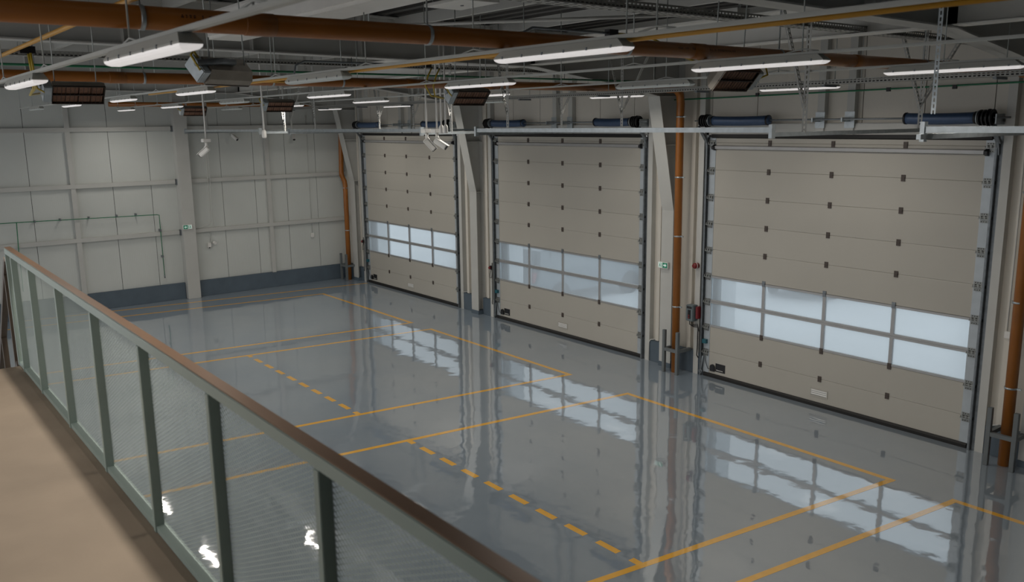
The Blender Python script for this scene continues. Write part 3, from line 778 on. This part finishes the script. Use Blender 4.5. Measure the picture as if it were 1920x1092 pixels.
hs = thing('gas_hose', (5.6, -11.4, 5.3), 'yellow gas hoses at the left edge dropping to the dark heater', 'hose', 'gas hoses')
for dx in (0, 0.1):
    MB().tube([(6.15 + dx, -11.50, 5.54), (6.1 + dx, -11.48, 5.34), (5.6 + dx, -11.4, 5.27), (4.8, -11.3, 5.24), (4.15, -11.1, 5.28)], 0.010, 8).build('hose', M_hose, hs)

# ------------------------------------------------------------------ cable trays
def tray_y(x, z, y0, y1, label):
    t = thing('cable_tray', (x, (y0 + y1) / 2, z), label, 'cable tray', 'perforated cable trays')
    mb = MB(); L = y1 - y0; wd = 0.20; h = 0.06
    for xx in (x - wd / 2, x + wd / 2):
        perf_strip(mb, (xx, y0, z), (0, 1, 0), (0, 0, 1), L, h, 0.05, 0.6, ((0.18, 0.40), (0.60, 0.82)))
    perf_strip(mb, (x - wd / 2, y0, z), (0, 1, 0), (1, 0, 0), L, wd, 0.10, 0.5, ((0.15, 0.3), (0.45, 0.55), (0.7, 0.85)))
    mb.build('channel', M_tray, t)
    lip = MB().box(x + wd / 2, x + wd / 2 + 0.012, y0, y1, z - 0.004, z).box(x + wd / 2, x + wd / 2 + 0.012, y0, y1, z + h, z + h + 0.004); lip.build('lip', M_tray, t)
    MB().tube([(x - 0.03, y0, z + 0.025), (x - 0.02, (y0 + y1) / 2, z + 0.022), (x - 0.04, y1, z + 0.025)], 0.018, 8).build('cable', M_cable, t)
    y = y0 + 0.8
    while y < y1:
        MB().cyl((x, y, z + 0.0), (x, y, rz(y) - 0.03), 0.006, 6).build('hanger_rod', M_rod, t); y += 2.1
def tray_x(y, z, x0, x1, label):
    t = thing('cable_tray', ((x0 + x1) / 2, y, z), label, 'cable tray', 'perforated cable trays')
    mb = MB(); L = x1 - x0; wd = 0.20; h = 0.06
    for yy in (y - wd / 2, y + wd / 2):
        perf_strip(mb, (x0, yy, z), (1, 0, 0), (0, 0, 1), L, h, 0.05, 0.6, ((0.18, 0.40), (0.60, 0.82)))
    perf_strip(mb, (x0, y - wd / 2, z), (1, 0, 0), (0, 1, 0), L, wd, 0.10, 0.5, ((0.15, 0.3), (0.45, 0.55), (0.7, 0.85)))
    mb.build('channel', M_tray, t)
    MB().tube([(x0, y, z + 0.022), ((x0 + x1) / 2, y + 0.02, z + 0.022), (x1, y, z + 0.022)], 0.016, 8).build('cable', M_cable, t)
    x = x0 + 1.0
    while x < x1:
        MB().box(x - 0.02, x + 0.02, y - 0.14, y + 0.14, z - 0.03, z - 0.002).build('bracket_arm', M_galvd, t)
        MB().cyl((x, y + 0.12, z - 0.02), (x, y + 0.12, rz(y) - 0.03), 0.006, 6).build('hanger_rod', M_rod, t); x += 2.1
tray_y(9.15, 5.86, -16.0, -0.7, 'perforated cable tray running from top centre to the right corner')
tray_y(2.55, 5.78, -16.0, -0.7, 'perforated cable tray beside the second brown drain pipe')
tray_y(-4.1, 5.78, -12.0, -0.7, 'perforated cable tray toward the far end of the roof')
tray_x(-2.62, 5.345, -9.6, 16.0, 'long perforated cable tray running parallel to the wall above the doors')

# green compressed-air lines
gl = thing('air_pipe', (3.42, -6, 5.62), 'green air pipe running along the roof beam toward the doors', 'pipe', 'green air pipes')
MB().cyl((3.45, -16, 5.62), (3.45, -0.2, 5.62), 0.014, 8).build('run', M_green, gl)
for y in (-11, -9, -7, -5, -3): MB().cyl((3.45, y, 5.62), (3.45, y, 5.84), 0.006, 6).build('clip_rod', M_galvd, gl)
gw = thing('air_pipe', (6, 0.0, 5.32), 'green air pipe along the wall above the nearest door', 'pipe', 'green air pipes')
MB().tube([(2.9, -0.05, 5.30), (4.4, -0.05, 5.31), (9.6, -0.05, 5.37), (15.5, -0.05, 5.42)], 0.013, 8).build('run', M_green, gw)
for x in (5.2, 7.6, 8.6): MB().box(x - 0.03, x + 0.03, -0.068, -0.035, 5.31, 5.37).build('clip', M_black, gw)
gv = thing('air_pipe', (X0 + 0.05, -8, 2.54), 'green air pipe on the far end wall with two drops', 'pipe', 'green air pipes')
xg = X0 + 0.13
MB().tube([(xg, -16, 2.58), (xg, -9.42, 2.55), (xg, -5.95, 2.495), (xg, -5.89, 2.48), (xg, -5.89, 2.07), (xg, -5.89, 0.73)], 0.011, 8).build('run', M_green, gv)
MB().tube([(xg, -9.42, 2.55), (xg, -9.45, 1.80), (xg, -9.46, 0.75)], 0.011, 8).build('drop', M_green, gv)
MB().cyl((xg, -5.89, 0.68), (xg, -5.89, 0.76), 0.02, 10).build('coupling', M_galvd, gv)
for y in (-9.0, -8.4, -7.7, -7.0, -6.5): MB().box(X0, xg + 0.015, y - 0.015, y + 0.015, 2.51, 2.57).build('clip', M_galvd, gv)
for z in (2.05, 1.3): MB().box(X0, xg + 0.018, -5.91, -5.87, z - 0.03, z + 0.03).build('clip', M_galvd, gv)

# ------------------------------------------------------------------ cameras, detectors on drop poles
def cam_body(t, x, y, z, yaw, pitch):
    rot = Matrix.Rotation(R(yaw), 3, 'Z') @ Matrix.Rotation(R(pitch), 3, 'Y')
    b = MB().obox(Vector((x, y, z)) + rot @ Vector((0.06, 0, 0)), (0.22, 0.085, 0.08), rot).build('camera_body', M_white, t, bevel=0.012)
    MB().obox(Vector((x, y, z)) + rot @ Vector((0.065, 0, 0.046)), (0.25, 0.10, 0.008), rot).build('sun_shield', M_white, t)
    f = Vector((x, y, z)) + rot @ Vector((0.168, 0, 0)); f2 = Vector((x, y, z)) + rot @ Vector((0.178, 0, 0))
    MB().cyl(f, f2, 0.038, 16).build('lens', M_black, b)
def cam_pole(x, y, zbot, label, kind, yaw=0, pitch=30, grp=None):
    t = thing('security_camera' if kind == 'cam' else 'motion_detector', (x, y, zbot), label, 'camera' if kind == 'cam' else 'detector', grp)
    MB().cyl((x, y, zbot + (0.22 if kind == 'cam' else 0.12)), (x, y, rz(y) - 0.05), 0.014, 10).build('drop_pole', M_white, t)
    if kind == 'cam':
        MB().box(x - 0.07, x + 0.07, y - 0.07, y + 0.07, zbot + 0.17, zbot + 0.23).build('junction_box', M_white, t, bevel=0.006)
        MB().tube([(x, y, zbot + 0.17), (x, y, zbot + 0.10), (x + 0.03 * math.cos(R(yaw)), y + 0.03 * math.sin(R(yaw)), zbot + 0.06)], 0.026, 10).build('mount_arm', M_white, t)
        cam_body(t, x, y, zbot + 0.03, yaw, pitch)
    else:
        MB().tube([(x, y, zbot), (x, y, zbot + 0.02), (x, y, zbot + 0.10), (x, y, zbot + 0.13)], [0.028, 0.036, 0.036, 0.02], 14).build('sensor_head', M_white, t)
cam_pole(-1.36, -7.5, 4.46, 'white security camera on a long pole in front of the far end wall', 'cam', 225, 38)
cam_pole(1.37, -7.5, 4.72, 'white cylinder detector on a thin drop pole left of the farthest door', 'det')
cam_pole(3.0, -5.5, 4.60, 'left of the two white security cameras hanging before the farthest door', 'cam', 70, 48)
cam_pole(3.22, -5.45, 4.60, 'right of the two white security cameras hanging before the farthest door', 'cam', 38, 32)
cam_pole(3.42, -5.5, 4.76, 'white detector on a drop pole, next to the paired cameras', 'det')
cam_pole(3.54, -5.5, 4.765, 'white detector on the rightmost drop pole of the camera cluster', 'det')
def wall_cam(x, y, z, label, yaw, pitch):
    t = thing('security_camera', (x, y, z), label, 'camera')
    MB().cyl((X0 + 0.0, y, z + 0.05), (x, y, z + 0.05), 0.03, 12).build('mount_arm', M_white, t)
    cam_body(t, x, y, z, yaw, pitch)
wall_cam(X0 + 0.16, -3.62, 4.62, 'small white camera on the far wall under the top girt', 30, 35)
wall_cam(X0 + 0.18, -1.75, 4.60, 'small dark-faced camera on the far wall near the corner downpipe', -20, 40)
dt_ = thing('wall_sensor', (X0 + 0.05, -4.5, 1.5), 'white wall sensor with spotlight low on the far end wall', 'sensor')
MB().box(X0, X0 + 0.08, -4.58, -4.48, 1.42, 1.56).build('body', M_white, dt_, bevel=0.01)
MB().cyl((X0 + 0.02, -4.40, 1.56), (X0 + 0.14, -4.38, 1.54), 0.045, 14).build('spot_head', M_white, dt_)
MB().cyl((X0 + 0.06, -4.53, 1.40), (X0 + 0.06, -4.53, 1.43), 0.02, 10).build('sensor_eye', M_black, dt_)
dt_ = thing('wall_sensor', (X0 + 0.05, -1.25, 1.6), 'small white sensor on the far wall left of the corner downpipe', 'sensor')
MB().box(X0, X0 + 0.06, -1.30, -1.20, 1.42, 1.56).build('body', M_white, dt_, bevel=0.01)
MB().cyl((X0 + 0.03, -1.25, 1.56), (X0 + 0.03, -1.25, 5.2), 0.008, 6).build('conduit', M_steel, dt_)
cb = thing('cable_conduit', (X0 + 0.05, -4.55, 2), 'pale cable conduit running down the far wall right of the column', 'conduit')
MB().tube([(X0 + 0.13, -4.42, 6.2), (X0 + 0.13, -4.42, 4.6), (X0 + 0.13, -4.45, 3.3), (X0 + 0.13, -4.45, 2.2), (X0 + 0.13, -4.5, 2.1), (X0 + 0.13, -4.93, 2.0)], 0.012, 8).build('run', M_steel, cb)
MB().tube([(X0 + 0.13, -4.36, 6.2), (X0 + 0.13, -4.38, 3.4), (X0 + 0.13, -4.40, 2.1), (X0 + 0.05, -4.45, 1.9), (X0 + 0.05, -4.5, 1.57)], 0.009, 8).build('branch', M_steel, cb)

# exit signs
def exit_sign(ax, c, label, flip):
    """ax 'x': lies along x facing -y; 'y': lies along y facing +x"""
    t = thing('exit_sign', c, label, 'exit sign', 'exit signs')
    def B(u0, u1, d0, d1, z0, z1):
        mb = MB()
        if ax == 'x': mb.box(c[0] + u0, c[0] + u1, c[1] - d1, c[1] - d0, c[2] + z0, c[2] + z1)
        else: mb.box(c[0] + d0, c[0] + d1, c[1] + u0, c[1] + u1, c[2] + z0, c[2] + z1)
        return mb
    W_, H_ = 0.13, 0.065
    B(-W_, W_, 0.0, 0.05, -H_, H_).build('casing', M_white, t, bevel=0.006)
    s = -1 if flip else 1
    f = B(min(-0.005 * s, 0.115 * s), max(-0.005 * s, 0.115 * s), 0.05, 0.052, -0.052, 0.052).build('arrow_field', M_sgreen, t)
    pf = B(min(-0.115 * s, -0.015 * s), max(-0.115 * s, -0.015 * s), 0.05, 0.052, -0.052, 0.052).build('figure_field', M_swhite, t)
    # arrow: shaft and head
    def poly(pts, d0=0.0522, d1=0.0535):
        mb = MB()
        if ax == 'x': mb.prism([(c[0] + u, c[2] + v) for u, v in pts], 'y', c[1] - d1, c[1] - d0)
        else: mb.prism([(c[1] + u, c[2] + v) for u, v in pts], 'x', c[0] + d0, c[0] + d1)
        return mb
    a0 = 0.055
    poly([(s * (a0 - 0.04), -0.013), (s * (a0 + 0.0), -0.013), (s * (a0 + 0.0), -0.038), (s * (a0 + 0.042), 0.0), (s * (a0 + 0.0), 0.038), (s * (a0 + 0.0), 0.013), (s * (a0 - 0.04), 0.013)]).build('arrow', M_swhite, f)
    # doorway and running figure
    fg = poly([(s * -0.035, -0.045), (s * -0.022, -0.045), (s * -0.022, 0.045), (s * -0.035, 0.045)])
    b0 = -0.075
    for pts in ([(b0 - 0.006, 0.008), (b0 + 0.014, 0.004), (b0 + 0.010, 0.030), (b0 - 0.002, 0.030)], [(b0 - 0.006, 0.008), (b0 + 0.006, 0.006), (b0 - 0.010, -0.040), (b0 - 0.022, -0.038)],
                [(b0 + 0.002, 0.008), (b0 + 0.014, 0.004), (b0 + 0.026, -0.036), (b0 + 0.014, -0.040)], [(b0 + 0.004, 0.032), (b0 + 0.016, 0.032), (b0 + 0.016, 0.046), (b0 + 0.004, 0.046)]):
        d0, d1 = 0.0522, 0.0535
        pp = [(s * u, v) for u, v in pts]
        if ax == 'x': fg.prism([(c[0] + u, c[2] + v) for u, v in pp], 'y', c[1] - d1, c[1] - d0)
        else: fg.prism([(c[1] + u, c[2] + v) for u, v in pp], 'x', c[0] + d0, c[0] + d1)
    fg.build('running_figure', M_sgreen, pf)
exit_sign('x', (3.24, -0.165, 2.095), 'green exit sign with right-pointing arrow on the column by the brown downpipe', False)
exit_sign('y', (X0 + 0.265, -5.19, 2.10), 'green exit sign with left-pointing arrow on the far wall column', True)

# sounder, control box
WM = -0.045
sd = thing('alarm_sounder', (3.98, WM, 2.16), 'dark red alarm sounder on the wall left of the nearest door', 'alarm')
MB().tube([(3.98, WM, 2.16), (3.98, WM - 0.05, 2.16), (3.97, WM - 0.09, 2.16), (3.965, WM - 0.12, 2.16)], [0.055, 0.06, 0.055, 0.03], 18).build('horn', M_red, sd)
MB().tube([(3.98, WM - 0.052, 2.16), (3.978, WM - 0.060, 2.16)], 0.063, 18).build('band', M_white, sd)
def control(x, z, label):
    t = thing('door_control', (x, WM, z), label, 'control box', 'door control boxes')
    MB().box(x - 0.09, x + 0.09, WM - 0.15, WM, z - 0.16, z + 0.16).build('enclosure', M_ctrl, t, bevel=0.012)
    MB().box(x - 0.06, x + 0.06, WM - 0.154, WM - 0.15, z + 0.09, z + 0.135).build('name_strip', M_black, t)
    MB().box(x - 0.035, x + 0.035, WM - 0.156, WM - 0.15, z - 0.11, z + 0.065).build('keypad', M_black, t)
    for k, mt in enumerate((M_black, M_black, M_red, M_red)):
        zz = z + 0.04 - k * 0.042
        MB().cyl((x, WM - 0.156, zz), (x, WM - 0.168, zz), 0.016, 12).build('button', mt, t)
    MB().box(x + 0.11, x + 0.17, WM - 0.10, WM, z - 0.10, z + 0.14).build('isolator', M_red, t, bevel=0.008)
    for k in range(3):
        MB().tube([(x - 0.05 + k * 0.04, WM - 0.07, z - 0.16), (x - 0.04 + k * 0.04, WM - 0.08, z - 0.24), (x + 0.06, WM - 0.09, z - 0.27 + k * 0.02), (x + 0.16, WM - 0.09, z - 0.26 + 0.03 * k), (x + 0.20, WM - 0.08, z - 0.34)], 0.009, 6).build('cable', M_cable, t)
    MB().tube([(x + 0.175, WM - 0.09, z - 0.25), (x + 0.175, WM - 0.09, 0.55), (x + 0.19, WM - 0.12, 0.42), (x + 0.24, WM - 0.13, 0.38)], 0.012, 6).build('drop_cable', M_cable, t)
control(3.93, 1.23, 'grey door control box with red buttons left of the nearest door')
def stop_button(x, z, label):
    t = thing('stop_button', (x, WM, z), label, 'switch', 'stop switches')
    MB().box(x - 0.04, x + 0.04, WM - 0.05, WM, z - 0.05, z + 0.05).build('base', M_black, t, bevel=0.006)
    MB().cyl((x, WM - 0.05, z), (x, WM - 0.085, z), 0.035, 14).build('knob', M_red, t)
    MB().tube([(x + 0.02, WM - 0.03, z - 0.05), (x - 0.03, WM - 0.04, z - 0.18), (x - 0.01, WM - 0.05, z - 0.27), (x + 0.06, WM - 0.05, z - 0.24), (x + 0.09, WM - 0.05, z - 0.05)], 0.007, 6).build('cable_loop', M_cable, t)
    MB().tube([(x + 0.10, WM - 0.06, z + 0.14), (x + 0.10, WM - 0.06, 0.50), (x + 0.12, WM - 0.09, 0.40), (x + 0.18, WM - 0.12, 0.38)], 0.011, 6).build('drop_cable', M_cable, t)
stop_button(-2.69, 1.29, 'red stop button with looped black cable left of the middle door')
stop_button(-9.44, 1.29, 'red stop button with black cable left of the farthest door')
# pale conduits at the jambs
for (x, lab, top) in ((2.90, 'pale conduit on the wall right of the middle door', 5.3), (-3.92, 'pale conduit on the wall right of the farthest door', 5.0), (9.63, 'pale conduit on the wall right of the nearest door', 4.6)):
    t = thing('wall_conduit', (x, 0, 0.5), lab, 'conduit', 'wall conduits')
    MB().tube([(x + 0.05, WY - 0.015, top), (x + 0.05, WY - 0.015, 0.62), (x + 0.02, WY - 0.05, 0.48), (x - 0.10, -0.05, 0.46), (x - 0.14, -0.05, 0.40), (x - 0.14, -0.05, 0.02)], 0.011, 8).build('run', M_steel, t)
t = thing('wall_conduit', (10.0, -0.0, 1.9), 'paired thin conduits with a junction box left of the right downpipe', 'conduit', 'wall conduits')
for dx in (0, 0.07):
    MB().tube([(9.62 + dx, -0.03, 4.6), (9.62 + dx, -0.03, 3.0), (9.62 + dx, -0.03, 1.9)], 0.009, 8).build('run', M_steel, t)
MB().box(9.60, 9.68, -0.07, 0.0, 1.80, 1.90).build('junction_box', M_white, t, bevel=0.005)

# ------------------------------------------------------------------ mezzanine and railing
SZ = 2.845
YR0, YR1 = -11.863, -11.810
mz = MB().box(6.18, X1, Y0, -11.80, SZ - 0.28, SZ).build('floor_mezzanine', M_conc); tag(mz, kind='structure')
MB().box(6.18, X1, -11.80, -11.785, SZ - 0.30, SZ + 0.005).build('edge_plate', M_railing, mz)
rl = thing('railing', (10, -11.84, SZ), 'grey-green steel railing with mesh infill along the edge of the mezzanine', 'railing')
MB().box(6.13, X1, YR0, YR1, 3.845, 3.899).build('top_rail', M_railing, rl, bevel=0.004)
MB().box(6.13, X1, YR0 + 0.002, YR1 - 0.002, 3.8995, 3.905).build('handrail_cap', M_railtop, rl)
MB().box(6.15, X1, YR0 + 0.006, YR1, SZ + 0.004, SZ + 0.036).build('bottom_rail', M_railing, rl)
postx = [6.13, 6.40] + [7.20 + 1.012 * k for k in range(10)]
for x in postx:
    MB().box(x - 0.0, x + 0.04, YR0, YR0 + 0.047, SZ, 3.845).build('post', M_railing, rl, bevel=0.003)
# expanded metal: one panel mesh shared by all bays
def expanded(Lx, Hz):
    mb = MB(); lwd, swd, wdt = 0.042, 0.0205, 0.0034
    nx = int(Lx / (lwd / 2)); nz = int(Hz / swd)
    for j in range(nz):
        for half in (0, 1):
            vs = []
            for i in range(nx + 1):
                x = i * lwd / 2; z = j * swd + (swd / 2 if i % 2 else 0) * (1 if half == 0 else -1) + (0 if half == 0 else swd)
                a = Vector((x, 0.0, z)); t_ = Vector((0, 0.0010, wdt * 0.5))
                vs += [a - t_, a + t_]
            mb.add(vs, [(2 * i, 2 * i + 2, 2 * i + 3, 2 * i + 1) for i in range(nx)])
    return mb
em = expanded(0.972, 3.845 - SZ - 0.05)
proto = None
for i in range(1, len(postx) - 1):
    x0 = postx[i] + 0.03
    if i == 1:
        em1 = expanded(0.75, 3.845 - SZ - 0.05)
        for v in em1.v: v += Vector((x0, YR0 + 0.045, SZ + 0.045))
        em1.build('mesh_panel', M_mesh, rl)
    elif proto is None:
        for v in em.v: v += Vector((x0, YR0 + 0.045, SZ + 0.045))
        proto = em.build('mesh_panel', M_mesh, rl); px0 = x0
    else:
        c = proto.copy(); col.objects.link(c); c.parent = rl; c.location = proto.location + Vector((x0 - px0, 0, 0))
# stairs going down at the far end of the mezzanine
sr = thing('stair_railing', (5.4, -11.84, 2.0), 'dark stair railing sloping down at the left picture edge', 'railing')
MB().bar((6.06, -11.84, 3.79), (4.6, -11.84, 2.35), 0.05, 0.055, up=(0, 0, 1)).build('handrail', M_stair, sr)
for x in (5.93, 5.2, 4.6):
    z = 3.84 - (6.12 - x) * 0.98
    MB().box(x - 0.02, x + 0.02, -11.863, -11.816, z - 1.12, z - 0.02).build('post', M_stair, sr)
MB().bar((6.1, -11.84, 2.78), (4.6, -11.84, 1.30), 0.05, 0.22).build('stringer', M_stair, sr)
st = thing('stair_flight', (4.6, -12.5, 0.8), 'flight of stairs dropping from the far end of the mezzanine', 'stairs')
for k in range(10):
    MB().box(6.18 - 0.28 * (k + 1), 6.18 - 0.28 * k + 0.02, -13.2, -11.87, SZ - 0.28 * (k + 1) - 0.04, SZ - 0.28 * (k + 1)).build('tread', M_conc, st)

# ------------------------------------------------------------------ outside
gr = MB().box(-60, 40, 0.3, 70, -0.12, -0.02).build('ground', M_ground); tag(gr, kind='structure')
def car(x, y, yaw, h, label, cat='car', group='cars outside'):
    t = bpy.data.objects.new('parked_car', None); col.objects.link(t); WLOC[t.name] = Vector((0, 0, 0))
    tag(t, label, cat, group)
    hw = 0.90
    prof = [(-2.15, 0.35), (-2.2, 0.75), (-2.1, 1.0), (-1.95, h), (-1.5, h + 0.08), (0.2, h + 0.06), (0.95, 1.05), (2.0, 0.92), (2.15, 0.7), (2.15, 0.35)]
    # body tapering in towards the roof
    vs = []
    for s in (-1, 1):
        for (a, b) in prof:
            k = hw - (0.16 if b > 1.1 else 0.0)
            vs.append((s * k, a, b))
    n = len(prof)
    MB().add(vs, [list(range(n)), list(range(n, 2 * n))[::-1]] + [[i, (i + 1) % n, n + (i + 1) % n, n + i] for i in range(n)]).build('body', M_car, t, bevel=0.03)
    MB().add([(-0.66, -2.13, 1.04), (0.66, -2.13, 1.04), (0.60, -1.99, h - 0.05), (-0.60, -1.99, h - 0.05)] + [(-0.66, -2.16, 1.04), (0.66, -2.16, 1.04), (0.60, -2.02, h - 0.05), (-0.60, -2.02, h - 0.05)],
             [(0, 1, 2, 3), (4, 5, 6, 7), (0, 1, 5, 4), (1, 2, 6, 5), (2, 3, 7, 6), (3, 0, 4, 7)]).build('rear_window', M_cglass, t)
    for s in (-1, 1):
        MB().prism([(-1.7, 1.08), (0.6, 1.06), (0.15, h - 0.03), (-1.6, h - 0.03)], 'x', s * 0.80 - 0.03, s * 0.80 + 0.03).build('side_window', M_cglass, t)
        MB().box(s * 0.72 - 0.12, s * 0.72 + 0.12, -2.24, -2.12, 0.72, 0.98).build('tail_light', M_tail, t)
        for yy in (-1.35, 1.35):
            MB().cyl((s * 0.74, yy, 0.33), (s * 0.93, yy, 0.33), 0.33, 20).build('wheel', M_tyre, t)
    MB().box(-0.26, 0.26, -2.235, -2.19, 0.62, 0.73).build('number_plate', M_facade, t)
    t.location = (x, y, -0.02); t.rotation_euler = (0, 0, R(yaw))
car(-3.55, 3.6, 0, 1.52, 'tall grey car parked outside, seen through the middle door panes')
car(0.4, 9.6, 20, 1.5, 'distant parked car, a faint bluish shape through the nearest door panes')
car(-6.2, 4.6, 180, 1.2, 'grey car parked outside, its hood seen through the farthest door panes')
